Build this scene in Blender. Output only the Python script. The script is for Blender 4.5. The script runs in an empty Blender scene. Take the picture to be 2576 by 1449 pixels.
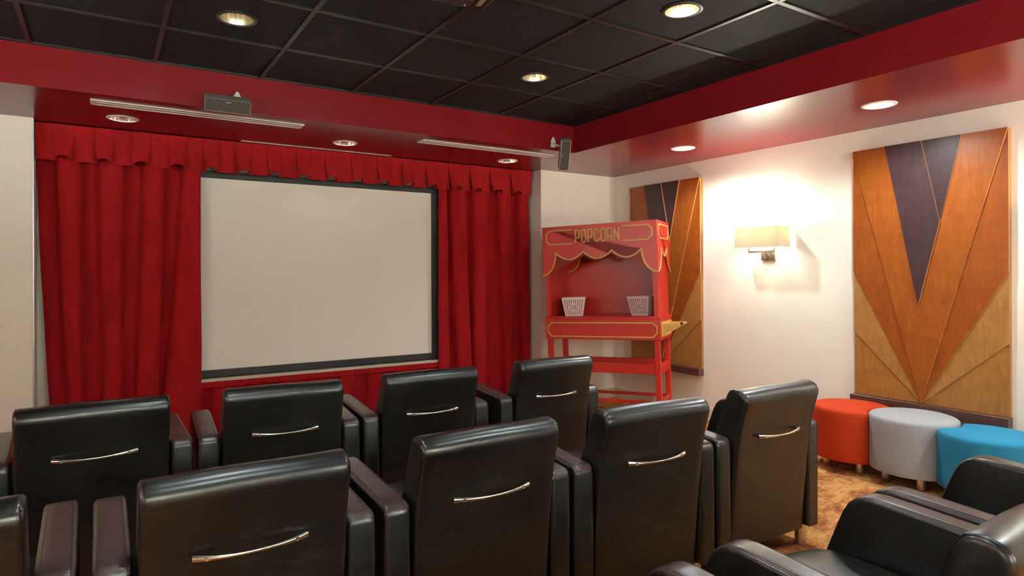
import bpy, bmesh, math, random
from mathutils import Vector, Matrix

random.seed(7)
SC = bpy.context.scene
COL = SC.collection
PI = math.pi

# ------------------------------------------------------------------ camera
CAMZ = 1.36
F_PX, YAW, ROLL, CX, CY, W_PX, H_PX = 1574.57, .5502, -.0034, 1224.69, 685.32, 2576, 1449
cam = bpy.data.cameras.new('camera')
cam_o = bpy.data.objects.new('camera', cam)
COL.objects.link(cam_o)
fw = Vector((math.sin(YAW), math.cos(YAW), 0))
rt = Vector((math.cos(YAW), -math.sin(YAW), 0))
up = Vector((0, 0, 1))
r2 = rt * math.cos(ROLL) + up * math.sin(ROLL)
u2 = -rt * math.sin(ROLL) + up * math.cos(ROLL)
m3 = Matrix((r2, u2, -fw)).transposed()
cam_o.matrix_world = Matrix.Translation((0, 0, CAMZ)) @ m3.to_4x4()
cam.sensor_fit = 'HORIZONTAL'
cam.sensor_width = 36
cam.lens = 36 * F_PX / W_PX
cam.shift_x = (W_PX / 2 - CX) / W_PX
cam.shift_y = -(H_PX / 2 - CY) / W_PX
cam.clip_start = .02
SC.camera = cam_o

# ------------------------------------------------------------------ world, exposure
wd = bpy.data.worlds.new('world')
SC.world = wd
wd.use_nodes = True
wd.node_tree.nodes['Background'].inputs[0].default_value = (0, 0, 0, 1)
wd.node_tree.nodes['Background'].inputs[1].default_value = 0
SC.view_settings.view_transform = 'Standard'
SC.view_settings.look = 'None'
SC.view_settings.gamma = 1
SC.view_settings.use_curve_mapping = False
SC.view_settings.exposure = 2.6
SC.cycles.max_bounces = 10
SC.cycles.diffuse_bounces = 6
SC.cycles.caustics_reflective = False
SC.cycles.caustics_refractive = False
SC.cycles.sample_clamp_indirect = 4

# lamp powers
P_SCONCE = 3.2       # each of the two bulbs of a sconce on the panelled wall
P_FILL_L = 12.0    # fill sconces added on the unseen opposite wall
P_FILL_B = 45.0    # fill sconces added on the unseen rear wall
P_CEIL = [.5, .8, 4.5, 6.0, 7.0, 7.0]   # downlights in the black ceiling, dimmed towards the screen
P_SOFF_R = 13.0      # downlight in the right soffit
P_SOFF_F = .25       # downlight in the front soffit
WARM = (1.0, 1.02, .88)
NEUT = (1.0, 1.15, 1.15)

# ------------------------------------------------------------------ helpers
def tag(o, label=None, cat=None, group=None, kind=None):
    if label: o['label'] = label
    if cat: o['category'] = cat
    if group: o['group'] = group
    if kind: o['kind'] = kind
    return o

def empty(name, loc=(0, 0, 0), rotz=0.0, label=None, cat=None, group=None):
    o = bpy.data.objects.new(name, None)
    COL.objects.link(o)
    o.empty_display_size = .1
    o.location = loc
    o.rotation_euler = (0, 0, rotz)
    return tag(o, label, cat, group)

def obj(name, bm, mat=None, parent=None, smooth=None, loc=None):
    me = bpy.data.meshes.new(name)
    bmesh.ops.recalc_face_normals(bm, faces=bm.faces[:])
    bm.to_mesh(me)
    bm.free()
    if smooth is not None:
        me.shade_smooth()
        me.set_sharp_from_angle(angle=math.radians(smooth))
    if mat: me.materials.append(mat)
    o = bpy.data.objects.new(name, me)
    COL.objects.link(o)
    if parent: o.parent = parent
    if loc: o.location = loc
    return o

def copy_tree(o, parent=None):
    c = o.copy()
    COL.objects.link(c)
    c.parent = parent
    for ch in [x for x in bpy.data.objects if x.parent == o]:
        copy_tree(ch, c)
    return c

def bx(bm, x0, x1, y0, y1, z0, z1, bev=0, seg=2, M=None):
    r = bmesh.ops.create_cube(bm, size=1)
    vs = r['verts']
    for v in vs:
        v.co = Vector((x0 + (x1 - x0) * (v.co.x + .5), y0 + (y1 - y0) * (v.co.y + .5), z0 + (z1 - z0) * (v.co.z + .5)))
    if bev:
        es = list({e for v in vs for e in v.link_edges})
        r2_ = bmesh.ops.bevel(bm, geom=es, offset=bev, segments=seg, profile=.5, affect='EDGES', clamp_overlap=True)
        vs = list({v for f in r2_['faces'] for v in f.verts} | {v for v in vs if v.is_valid})
    if M is not None:
        bmesh.ops.transform(bm, matrix=M, verts=[v for v in vs if v.is_valid])
    return bm

def box(x0, x1, y0, y1, z0, z1, bev=0, seg=2):
    return bx(bmesh.new(), x0, x1, y0, y1, z0, z1, bev, seg)

def cyl(bm, r, z0, z1, x=0, y=0, n=24, r1=None):
    r1 = r if r1 is None else r1
    a = [bm.verts.new((x + r * math.cos(2 * PI * i / n), y + r * math.sin(2 * PI * i / n), z0)) for i in range(n)]
    b = [bm.verts.new((x + r1 * math.cos(2 * PI * i / n), y + r1 * math.sin(2 * PI * i / n), z1)) for i in range(n)]
    for i in range(n):
        bm.faces.new((a[i], a[(i + 1) % n], b[(i + 1) % n], b[i]))
    bm.faces.new(a[::-1])
    bm.faces.new(b)
    return bm

def lathe(bm, prof, n=32, x=0, y=0, close=False):
    rings = []
    for r, z in prof:
        if r < 1e-6:
            rings.append([bm.verts.new((x, y, z))])
        else:
            rings.append([bm.verts.new((x + r * math.cos(2 * PI * i / n), y + r * math.sin(2 * PI * i / n), z)) for i in range(n)])
    for a, b in zip(rings, rings[1:]):
        for i in range(n):
            j = (i + 1) % n
            if len(a) == 1 and len(b) > 1: bm.faces.new((a[0], b[j], b[i]))
            elif len(b) == 1 and len(a) > 1: bm.faces.new((a[i], a[j], b[0]))
            elif len(a) > 1: bm.faces.new((a[i], a[j], b[j], b[i]))
    return bm

def tube(bm, pts, r, n=8, rs=None, flat=1.0, upv=Vector((0, 0, 1)), caps=True):
    pts = [Vector(p) for p in pts]
    rings = []
    for i, p in enumerate(pts):
        d = (pts[min(i + 1, len(pts) - 1)] - pts[max(i - 1, 0)]).normalized()
        u = upv
        if abs(d.dot(u)) > .97: u = Vector((0, 1, 0))
        a = d.cross(u).normalized()
        b = a.cross(d).normalized()
        rr = rs[i] if rs else r
        rings.append([bm.verts.new(p + a * rr * flat * math.cos(2 * PI * k / n) + b * rr * math.sin(2 * PI * k / n)) for k in range(n)])
    for A, B in zip(rings, rings[1:]):
        for k in range(n):
            bm.faces.new((A[k], A[(k + 1) % n], B[(k + 1) % n], B[k]))
    if caps:
        bm.faces.new(rings[0][::-1])
        bm.faces.new(rings[-1])
    return bm

def inset_loop(p, d):
    """offset a closed counter-clockwise or clockwise 2D loop inwards by d"""
    n = len(p)
    A = sum(p[i][0] * p[(i + 1) % n][1] - p[(i + 1) % n][0] * p[i][1] for i in range(n))
    s = 1 if A > 0 else -1
    out = []
    for i in range(n):
        x0, y0 = p[i - 1]; x1, y1 = p[i]; x2, y2 = p[(i + 1) % n]
        a = Vector((x1 - x0, y1 - y0)).normalized()
        b = Vector((x2 - x1, y2 - y1)).normalized()
        na, nb = Vector((-a.y, a.x)) * s, Vector((-b.y, b.x)) * s
        m = na + nb
        if m.length < 1e-5: m = na
        m.normalize()
        k = d / max(.35, m.dot(na))
        out.append((x1 + m.x * k, y1 + m.y * k))
    return out

def loft_x(prof, w, r=.014, seg=4, xc=0.0, mid=8, wob=0.0, seed=0, dome=0.0):
    """cushion like body: closed (y,z) profile swept along x, rounded at both sides"""
    bm = bmesh.new()
    rnd = random.Random(seed)
    xs = []
    h = w / 2
    for k in range(seg + 1):
        a = PI / 2 * k / seg
        xs.append((-h + r * (1 - math.sin(a)) if False else -h + r - r * math.cos(a), r - r * math.sin(a)))
    for k in range(1, mid):
        xs.append((-h + r + (w - 2 * r) * k / mid, 0))
    for k in range(seg, -1, -1):
        a = PI / 2 * k / seg
        xs.append((h - r + r * math.cos(a), r - r * math.sin(a)))
    ph = [rnd.uniform(0, 6.28) for _ in range(6)]
    rings = []
    for x, ins in xs:
        lp = inset_loop(prof, ins) if ins > 1e-6 else prof
        ring = []
        for (y, z) in lp:
            dy = dz = 0
            if wob:
                dy = wob * math.sin(x * 17 + ph[0] + z * 9) * math.sin(z * 21 + ph[1])
                dz = wob * .6 * math.sin(x * 13 + ph[2] + y * 11)
            if dome:
                dz += dome * (1 - (x / h) ** 2) if z > .4 else 0
            ring.append(bm.verts.new((xc + x, y + dy, z + dz)))
        rings.append(ring)
    n = len(prof)
    for A, B in zip(rings, rings[1:]):
        for k in range(n):
            bm.faces.new((A[k], A[(k + 1) % n], B[(k + 1) % n], B[k]))
    bm.faces.new(rings[0][::-1])
    bm.faces.new(rings[-1])
    return bm

def poly_plate(bm, pts, mp, d0, d1):
    """extruded polygon: pts 2D, mp(u, v, d) -> Vector"""
    a = [bm.verts.new(mp(u, v, d0)) for u, v in pts]
    b = [bm.verts.new(mp(u, v, d1)) for u, v in pts]
    n = len(pts)
    for i in range(n):
        bm.faces.new((a[i], a[(i + 1) % n], b[(i + 1) % n], b[i]))
    f1 = bm.faces.new(a[::-1]); f2 = bm.faces.new(b)
    if n > 4:
        bmesh.ops.triangulate(bm, faces=[f1, f2])
    return bm

def ribbon(bm, pts, w, mp, d0, d1, closed=False):
    """flat moulding of width w along a 2D polyline"""
    n = len(pts)
    P = [Vector(p) for p in pts]
    L, R = [], []
    for i in range(n):
        if closed:
            a, b = P[i] - P[i - 1], P[(i + 1) % n] - P[i]
        else:
            a = P[i] - P[i - 1] if i > 0 else P[1] - P[0]
            b = P[i + 1] - P[i] if i < n - 1 else P[-1] - P[-2]
        a.normalize(); b.normalize()
        na, nb = Vector((-a.y, a.x)), Vector((-b.y, b.x))
        m = na + nb
        if m.length < 1e-4: m = na
        m.normalize()
        k = w / 2 / max(.45, m.dot(na))
        L.append(P[i] + m * k); R.append(P[i] - m * k)
    V = [[bm.verts.new(mp(q.x, q.y, d)) for q in S] for S in (L, R) for d in (d0, d1)]
    L0, L1, R0, R1 = V
    rng = range(n) if closed else range(n - 1)
    for i in rng:
        j = (i + 1) % n
        bm.faces.new((L1[i], L1[j], R1[j], R1[i]))
        bm.faces.new((L0[i], R0[i], R0[j], L0[j]))
        bm.faces.new((L0[i], L0[j], L1[j], L1[i]))
        bm.faces.new((R0[i], R1[i], R1[j], R0[j]))
    if not closed:
        for i in (0, n - 1):
            bm.faces.new((L0[i], L1[i], R1[i], R0[i]))
    return bm

# ------------------------------------------------------------------ materials
def nm(name):
    m = bpy.data.materials.new(name)
    m.use_nodes = True
    nt = m.node_tree
    b = nt.nodes['Principled BSDF']
    return m, nt, b

def N(nt, t, **kw):
    n = nt.nodes.new(t)
    for k, v in kw.items():
        if k in n.inputs: n.inputs[k].default_value = v
        else: setattr(n, k, v)
    return n

def coords(nt, kind='Object', scale=(1, 1, 1), rand=False):
    tc = N(nt, 'ShaderNodeTexCoord')
    mp = N(nt, 'ShaderNodeMapping')
    mp.inputs['Scale'].default_value = scale
    nt.links.new(tc.outputs[kind], mp.inputs['Vector'])
    if rand:
        oi = N(nt, 'ShaderNodeObjectInfo')
        ml = N(nt, 'ShaderNodeMath', operation='MULTIPLY')
        ml.inputs[1].default_value = 37.0
        nt.links.new(oi.outputs['Random'], ml.inputs[0])
        nt.links.new(ml.outputs[0], mp.inputs['Location'])
    return mp.outputs[0]

def noise(nt, vec, scale, detail=4, rough=.55, dist=0):
    n = N(nt, 'ShaderNodeTexNoise')
    n.inputs['Scale'].default_value = scale
    n.inputs['Detail'].default_value = detail
    n.inputs['Roughness'].default_value = rough
    n.inputs['Distortion'].default_value = dist
    nt.links.new(vec, n.inputs['Vector'])
    return n.outputs['Fac']

def ramp(nt, fac, stops):
    r = N(nt, 'ShaderNodeValToRGB')
    el = r.color_ramp.elements
    while len(el) < len(stops): el.new(.5)
    for e, (p, c) in zip(el, stops):
        e.position = p
        e.color = (c[0], c[1], c[2], 1)
    nt.links.new(fac, r.inputs[0])
    return r.outputs[0]

def bump(nt, b, h, strength=.2, dist=.002):
    n = N(nt, 'ShaderNodeBump')
    n.inputs['Strength'].default_value = strength
    n.inputs['Distance'].default_value = dist
    nt.links.new(h, n.inputs['Height'])
    nt.links.new(n.outputs[0], b.inputs['Normal'])
    return n

def mix(nt, fac, a, c):
    n = N(nt, 'ShaderNodeMix', data_type='RGBA')
    if isinstance(fac, float): n.inputs[0].default_value = fac
    else: nt.links.new(fac, n.inputs[0])
    for s, v in ((6, a), (7, c)):
        if isinstance(v, tuple): n.inputs[s].default_value = (*v, 1)
        else: nt.links.new(v, n.inputs[s])
    return n.outputs[2]

def plain(name, col, rough=.5, metal=0, spec=.5, var=.0, bscale=0, bstr=.1, coat=0, kind='Object'):
    m, nt, b = nm(name)
    b.inputs['Roughness'].default_value = rough
    b.inputs['Metallic'].default_value = metal
    b.inputs['Specular IOR Level'].default_value = spec
    if coat:
        b.inputs['Coat Weight'].default_value = coat
        b.inputs['Coat Roughness'].default_value = .25
    v = coords(nt, kind)
    f = noise(nt, v, 6, 5)
    k = 1 + var
    c = ramp(nt, f, [(.3, tuple(x / k for x in col)), (.7, tuple(min(1, x * k) for x in col))])
    nt.links.new(c, b.inputs['Base Color'])
    if bscale:
        bump(nt, b, noise(nt, v, bscale, 3), bstr)
    return m

M = {}
M['wall'] = plain('cream_wall_paint', (.79, .735, .64), .42, var=.02, bscale=220, bstr=.06)
M['soffit'] = plain('dark_red_paint', (.165, .0058, .0085), .24, spec=.36, var=.03, bscale=160, bstr=.03)
M['base'] = plain('vinyl_base', (.52, .45, .34), .45, var=.02)
M['white_metal'] = plain('white_enamel', (.72, .66, .58), .35, var=.01)
M['dark_slot'] = plain('dark_slot', (.03, .02, .02), .7)
M['grid'] = plain('dark_grid_metal', (.008, .007, .0062), .40, spec=.5, var=.05)
M['steel'] = plain('brushed_nickel', (.62, .55, .48), .26, metal=1, var=.04)
M['chrome'] = plain('nickel_leg', (.68, .64, .60), .30, metal=1, var=.03)
M['silver_trim'] = plain('corner_guard_metal', (.55, .54, .55), .35, metal=.8)
M['black_frame'] = plain('black_velvet_frame', (.010, .009, .008), .6, var=.1, bscale=300)
M['screen'] = plain('projection_screen', (.84, .775, .69), .75, var=.005, kind='Object')
M['sill'] = plain('sill_paint', (.55, .47, .37), .5, var=.03)
M['trim_black'] = plain('black_light_trim', (.02, .018, .016), .35)
M['gold_refl'] = plain('gold_reflector', (.80, .72, .52), .16, metal=1, var=.05)
M['silver_refl'] = plain('clear_reflector', (.85, .78, .65), .12, metal=1, var=.05)
M['speaker'] = plain('speaker_grey', (.24, .235, .215), .38, metal=.3, var=.03)
M['speaker_edge'] = plain('speaker_edge_silver', (.5, .48, .45), .3, metal=.8)
M['grille'] = plain('speaker_grille', (.045, .040, .034), .6, var=.06, bscale=600, bstr=.3)
M['plastic_clear'] = plain('bracket_plastic', (.55, .54, .50), .3, spec=.5)
M['proj'] = plain('projector_black', (.012, .010, .009), .3, var=.1)
M['proj_label'] = plain('projector_label', (.22, .19, .17), .5)
M['cart'] = plain('cart_red_enamel', (.50, .020, .012), .34, spec=.62, var=.03, bscale=90, bstr=.02)
M['cart_gold'] = plain('cart_gold_paint', (.52, .30, .075), .42, var=.10, bscale=120, bstr=.05)
M['tub'] = plain('white_paper_tub', (.75, .66, .62), .5, var=.01)
M['tub_red'] = plain('tub_red_print', (.40, .012, .015), .5)
M['bracket'] = plain('sconce_nickel', (.35, .30, .25), .35, metal=.9, var=.05)
M['stitch'] = plain('black_thread', (.02, .018, .016), .6)

def mk_leather(name, lo, hi, crease, r0, r1):
    m, nt, b = nm(name)
    v = coords(nt, 'Object', rand=True)
    big = noise(nt, v, 3.2, 3)
    fine = noise(nt, v, 420, 3, .6)
    vs = coords(nt, 'Object', (1, 1, 1), rand=True)
    mpn = vs.node
    mpn.inputs['Rotation'].default_value = (.5, .62, .45)
    mpn.inputs['Scale'].default_value = (5, 16, 22)
    sc = noise(nt, vs, 2.2, 10, .72, .5)
    # thin pale creases
    a = N(nt, 'ShaderNodeMath', operation='SUBTRACT'); a.inputs[1].default_value = .5
    nt.links.new(sc, a.inputs[0])
    ab = N(nt, 'ShaderNodeMath', operation='ABSOLUTE'); nt.links.new(a.outputs[0], ab.inputs[0])
    cr = ramp(nt, ab.outputs[0], [(0.0, (1, 1, 1)), (.022, (0, 0, 0))])
    mk = ramp(nt, noise(nt, v, 4, 3), [(.40, (.25, .25, .25)), (.62, (.9, .9, .9))])
    mm = N(nt, 'ShaderNodeMath', operation='MULTIPLY')
    nt.links.new(cr, mm.inputs[0]); nt.links.new(mk, mm.inputs[1])
    ms = N(nt, 'ShaderNodeMath', operation='MULTIPLY'); ms.inputs[1].default_value = .6
    nt.links.new(mm.outputs[0], ms.inputs[0])
    base = ramp(nt, big, [(.3, lo), (.7, hi)])
    nt.links.new(mix(nt, ms.outputs[0], base, crease), b.inputs['Base Color'])
    rr = ramp(nt, big, [(.3, (r0, r0, r0)), (.7, (r1, r1, r1))])
    nt.links.new(rr, b.inputs['Roughness'])
    b.inputs['Specular IOR Level'].default_value = .45
    b.inputs['Coat Weight'].default_value = .25
    b.inputs['Coat Roughness'].default_value = .24
    ad = N(nt, 'ShaderNodeMath', operation='ADD')
    m2 = N(nt, 'ShaderNodeMath', operation='MULTIPLY'); m2.inputs[1].default_value = .30
    nt.links.new(fine, m2.inputs[0]); nt.links.new(m2.outputs[0], ad.inputs[0])
    nt.links.new(sc, ad.inputs[1])
    bump(nt, b, ad.outputs[0], .10, .004)
    return m
M['leather'] = mk_leather('black_leather', (.0042, .0038, .0034), (.0078, .0070, .0062), (.060, .053, .046), .27, .40)
M['leather_arm'] = mk_leather('rubbed_sheen_brown_leather', (.034, .020, .0185), (.062, .037, .034), (.14, .105, .095), .27, .40)  # rubbed brown, with reflected sheen painted into the base colour
M['leather_worn_sheen'] = mk_leather('worn_sheen_brown_leather', (.020, .0125, .0115), (.034, .022, .020), (.10, .075, .068), .27, .40)

def mk_velvet(name, col):
    m, nt, b = nm(name)
    v = coords(nt, 'Object', (1, 1, .25))
    f = noise(nt, v, 14, 5)
    c = ramp(nt, f, [(.3, tuple(x * .82 for x in col)), (.7, tuple(x * 1.12 for x in col))])
    nt.links.new(c, b.inputs['Base Color'])
    b.inputs['Roughness'].default_value = .85
    b.inputs['Specular IOR Level'].default_value = .15
    b.inputs['Sheen Weight'].default_value = .22
    b.inputs['Sheen Roughness'].default_value = .4
    b.inputs['Sheen Tint'].default_value = (.9, .12, .10, 1)
    bump(nt, b, noise(nt, coords(nt, 'Object'), 500, 2), .15, .001)
    return m
M['velvet'] = mk_velvet('red_velvet', (.30, .0045, .0075))
M['velvet_val'] = mk_velvet('red_velvet_valance', (.32, .007, .009))

def mk_fabric(name, c0, c1, scale=520, rough=.8):
    m, nt, b = nm(name)
    v = coords(nt, 'Object')
    f = noise(nt, v, scale, 2, .7)
    nt.links.new(ramp(nt, f, [(.35, c0), (.65, c1)]), b.inputs['Base Color'])
    b.inputs['Roughness'].default_value = rough
    b.inputs['Specular IOR Level'].default_value = .2
    bump(nt, b, f, .35, .0015)
    return m
M['ott_red'] = mk_fabric('orange_red_wool', (.40, .028, .004), (.50, .042, .006), 420)
M['ott_grey'] = mk_fabric('grey_tweed', (.15, .15, .15), (.46, .46, .485), 620)
M['ott_blue'] = mk_fabric('turquoise_wool', (.014, .15, .28), (.026, .22, .37), 420)

def mk_carpet():
    m, nt, b = nm('patterned_carpet')
    v = coords(nt, 'Object', (1.6, 3.2, 1))
    a = noise(nt, v, 2.3, 6, .68, .5)
    v2 = coords(nt, 'Object', (2.2, 4.0, 1))
    c = noise(nt, v2, 2.7, 5, .66, .9)
    pile = noise(nt, coords(nt, 'Object'), 150, 3, .75)
    c1 = ramp(nt, a, [(.42, (.24, .062, .022)), (.45, (.36, .115, .034)), (.50, (.47, .18, .052)), (.53, (.60, .31, .105)), (.62, (.46, .21, .070))])
    c2 = ramp(nt, c, [(.45, (.20, .060, .024)), (.47, (.42, .15, .046)), (.56, (.57, .27, .09))])
    cc = mix(nt, .42, c1, c2)
    pr = ramp(nt, pile, [(.34, (.38, .36, .34)), (.5, (1, 1, 1)), (.68, (1.55, 1.6, 1.65))])
    mu = N(nt, 'ShaderNodeMix', data_type='RGBA', blend_type='MULTIPLY')
    mu.inputs[0].default_value = 1
    nt.links.new(cc, mu.inputs[6]); nt.links.new(pr, mu.inputs[7])
    nt.links.new(mu.outputs[2], b.inputs['Base Color'])
    b.inputs['Roughness'].default_value = .95
    b.inputs['Specular IOR Level'].default_value = .1
    bump(nt, b, pile, .6, .004)
    return m
M['carpet'] = mk_carpet()

def mk_tile():
    m, nt, b = nm('black_ceiling_tile')
    v = coords(nt, 'Object', rand=True)
    f = noise(nt, v, 190, 3, .7)
    nt.links.new(ramp(nt, f, [(.40, (.0025, .0023, .0021)), (.66, (.034, .0325, .031))]), b.inputs['Base Color'])
    b.inputs['Roughness'].default_value = .62
    b.inputs['Specular IOR Level'].default_value = .14
    bump(nt, b, f, .9, .004)
    return m
M['tile'] = mk_tile()

def mk_wood(name, c0, c1, c2, rough=.34):
    m, nt, b = nm(name)
    v = coords(nt, 'Object', (1, 9, 1.3), rand=True)
    g = noise(nt, v, 3.2, 7, .6, 1.6)
    v2 = coords(nt, 'Object', (1, 60, 2.4), rand=True)
    fine = noise(nt, v2, 5, 5, .7)
    v3 = coords(nt, 'Object', (1, 2.2, 6), rand=True)
    fig = noise(nt, v3, 2.2, 4, .55, .8)
    c = ramp(nt, g, [(.28, c0), (.52, c1), (.74, c2)])
    d = mix(nt, ramp(nt, fig, [(.40, (.0, .0, .0)), (.66, (.55, .55, .55))]), c, c0)
    e = mix(nt, ramp(nt, fine, [(.45, (0, 0, 0)), (.75, (.22, .22, .22))]), d, tuple(x * .45 for x in c0))
    nt.links.new(e, b.inputs['Base Color'])
    b.inputs['Roughness'].default_value = rough
    b.inputs['Specular IOR Level'].default_value = .45
    bump(nt, b, fine, .05, .001)
    return m
M['w_orange'] = mk_wood('orange_stained_birch', (.24, .054, .0065), (.33, .082, .010), (.37, .105, .015))
M['w_deep'] = mk_wood('deep_orange_birch', (.22, .046, .0055), (.30, .068, .008), (.34, .086, .011))
M['w_gold'] = mk_wood('golden_birch', (.30, .125, .030), (.39, .175, .046), (.43, .21, .062))
M['w_honey'] = mk_wood('honey_birch', (.28, .110, .024), (.36, .150, .034), (.40, .185, .046))
M['w_edge'] = mk_wood('lit_copper_wood_edge', (.46, .20, .065), (.55, .26, .09), (.60, .30, .11), .3)  # gloss of lit edges painted in as a lighter copper colour
M['w_dark'] = mk_wood('plum_brown_birch', (.036, .0165, .018), (.056, .027, .029), (.068, .035, .037))
M['w_base'] = mk_wood('dark_walnut', (.060, .022, .016), (.095, .038, .028), (.12, .052, .040))

def mk_shade():
    m, nt, b = nm('lamp_shade_fabric')
    nt.nodes.remove(b)
    out = nt.nodes['Material Output']
    d = N(nt, 'ShaderNodeBsdfDiffuse'); d.inputs[0].default_value = (.82, .76, .58, 1)
    t = N(nt, 'ShaderNodeBsdfTranslucent'); t.inputs[0].default_value = (.24, .18, .080, 1)
    mx = N(nt, 'ShaderNodeMixShader'); mx.inputs[0].default_value = .45
    nt.links.new(d.outputs[0], mx.inputs[1]); nt.links.new(t.outputs[0], mx.inputs[2])
    v = coords(nt, 'Object', (1, 1, 1))
    w = noise(nt, v, 500, 2)
    bp = N(nt, 'ShaderNodeBump'); bp.inputs['Strength'].default_value = .1; bp.inputs['Distance'].default_value = .001
    nt.links.new(w, bp.inputs['Height']); nt.links.new(bp.outputs[0], d.inputs['Normal'])
    nt.links.new(mx.outputs[0], out.inputs[0])
    return m
M['shade'] = mk_shade()

def mk_emit(name, col, s):
    m, nt, b = nm(name)
    b.inputs['Base Color'].default_value = (*col, 1)
    b.inputs['Emission Color'].default_value = (*col, 1)
    b.inputs['Emission Strength'].default_value = s
    return m
M['bulb'] = mk_emit('bulb_glass', (1, .88, .66), 3)
M['bulb_dim'] = mk_emit('downlight_lamp', (1, .90, .72), .25)

def lamp(name, typ, loc, power, col, parent=None, radius=.03, angle=None, blend=.5):
    l = bpy.data.lights.new(name, typ)
    l.energy = power
    l.color = col
    l.shadow_soft_size = radius
    if typ == 'SPOT':
        l.spot_size = angle
        l.spot_blend = blend
    o = bpy.data.objects.new(name, l)
    COL.objects.link(o)
    o.location = loc
    if parent: o.parent = parent
    return o

# ------------------------------------------------------------------ dimensions of the room
XR = 4.762            # right wall
YF = 5.104            # front wall
YB = 5.38             # back of the curtain recess
XRL, XRR = -.393, 3.775   # recess sides
ZC, ZS = 2.624, 2.395     # ceiling, soffit underside
SX, SY = 3.497, 4.242     # soffit inner edges (right, front)
XL, YBK = -2.30, -2.20    # left and rear walls
SXL = -1.03               # left soffit inner edge

CEIL_L = [(.573, 3.313), (2.402, 3.313), (2.402, 2.094), (.573, 2.094), (.573, .875), (2.402, .875)]
SOF_F = [(.116, 4.835), (1.649, 4.845), (3.206, 4.855)]
SOF_R = [(4.147, 3.611), (4.126, 2.044), (4.126, .48)]

# ------------------------------------------------------------------ room shell
def struct(name, bm, mat, label, parent=None, smooth=None):
    o = obj(name, bm, mat, parent, smooth)
    return tag(o, label, None, None, 'structure')

struct('floor', box(XL - .1, XR + .1, YBK - .1, YB + .1, -.06, 0), M['carpet'], 'rust, tan and gold patterned carpet')

bm = bmesh.new()
bx(bm, XR, XR + .1, YBK, YF + .06, 0, ZC + .1)
struct('wall_right', bm, M['wall'], 'cream painted wall carrying the wood panels and the sconce')
bm = bmesh.new()
bx(bm, XL, XRL, YF, YB + .08, 0, ZS + .05)
bx(bm, XRR, XR + .1, YF, YB + .08, 0, ZS + .05)
bx(bm, XRL, XRR, YB, YB + .08, 0, ZS + .05)
struct('wall_front', bm, M['wall'], 'cream wall around the recess of the curtained screen')
struct('wall_left', box(XL - .1, XL, YBK, YB, 0, ZC + .1), M['wall'], 'cream side wall opposite the wood panels')
struct('wall_back', box(XL, XR, YBK - .1, YBK, 0, ZC + .1), M['wall'], 'cream wall behind the seats')

# baseboards (coved vinyl)
def cove(x0, y0, x1, y1, nx, ny):
    bm = bmesh.new()
    prof = [(0, 0), (.020, 0), (.012, .006), (.006, .016), (.005, .094), (.003, .099), (0, .1)]
    A = [bm.verts.new((x0 + nx * d, y0 + ny * d, z + .0005)) for d, z in prof]
    B = [bm.verts.new((x1 + nx * d, y1 + ny * d, z + .0005)) for d, z in prof]
    n = len(prof)
    for i in range(n):
        bm.faces.new((A[i], A[(i + 1) % n], B[(i + 1) % n], B[i]))
    bm.faces.new(A); bm.faces.new(B[::-1])
    return bm
struct('baseboard_right', cove(XR, YBK, XR, YF, -1, 0), M['base'], 'beige coved vinyl base along the panelled wall', smooth=40)
struct('baseboard_front', cove(XRR, YF, XR, YF, 0, -1), M['base'], 'beige coved vinyl base behind the popcorn cart', smooth=40)
bm = bmesh.new()
bx(bm, XRL - .004, XRL + .006, YF - .004, YF + .035, 0, ZS - .002, .001, 1)
struct('trim_2', bm, M['silver_trim'], 'grey metal corner guard on the left edge of the curtain recess')

# soffit ring : underside with round holes + inner faces
def flat_with_holes(bm, outer, holes, z, r=.083, n=32):
    es = []
    def loop(P):
        vs = [bm.verts.new((x, y, z)) for x, y in P]
        for i in range(len(vs)):
            es.append(bm.edges.new((vs[i], vs[(i + 1) % len(vs)])))
    loop(outer)
    for hx, hy in holes:
        loop([(hx + r * math.cos(2 * PI * i / n), hy + r * math.sin(2 * PI * i / n)) for i in range(n)])
    bmesh.ops.triangle_fill(bm, edges=es, use_beauty=True, use_dissolve=False)

bm = bmesh.new()
flat_with_holes(bm, [(SX, YBK), (XR, YBK), (XR, YB), (SX, YB)], SOF_R, ZS)
flat_with_holes(bm, [(SXL, SY), (SX, SY), (SX, YB), (SXL, YB)], SOF_F, ZS)
flat_with_holes(bm, [(XL, YBK), (SXL, YBK), (SXL, YB), (XL, YB)], [], ZS)
def quad(bm, *p):
    bm.faces.new([bm.verts.new(q) for q in p])
quad(bm, (SXL, SY, ZS), (SX, SY, ZS), (SX, SY, ZC + .02), (SXL, SY, ZC + .02))
quad(bm, (SX, YBK, ZS), (SX, SY, ZS), (SX, SY, ZC + .02), (SX, YBK, ZC + .02))
quad(bm, (SXL, YBK, ZS), (SXL, SY, ZS), (SXL, SY, ZC + .02), (SXL, YBK, ZC + .02))
bmesh.ops.remove_doubles(bm, verts=bm.verts[:], dist=1e-5)
struct('trim_1', bm, M['soffit'], 'dark red glossy painted soffit around the black ceiling')

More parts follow.
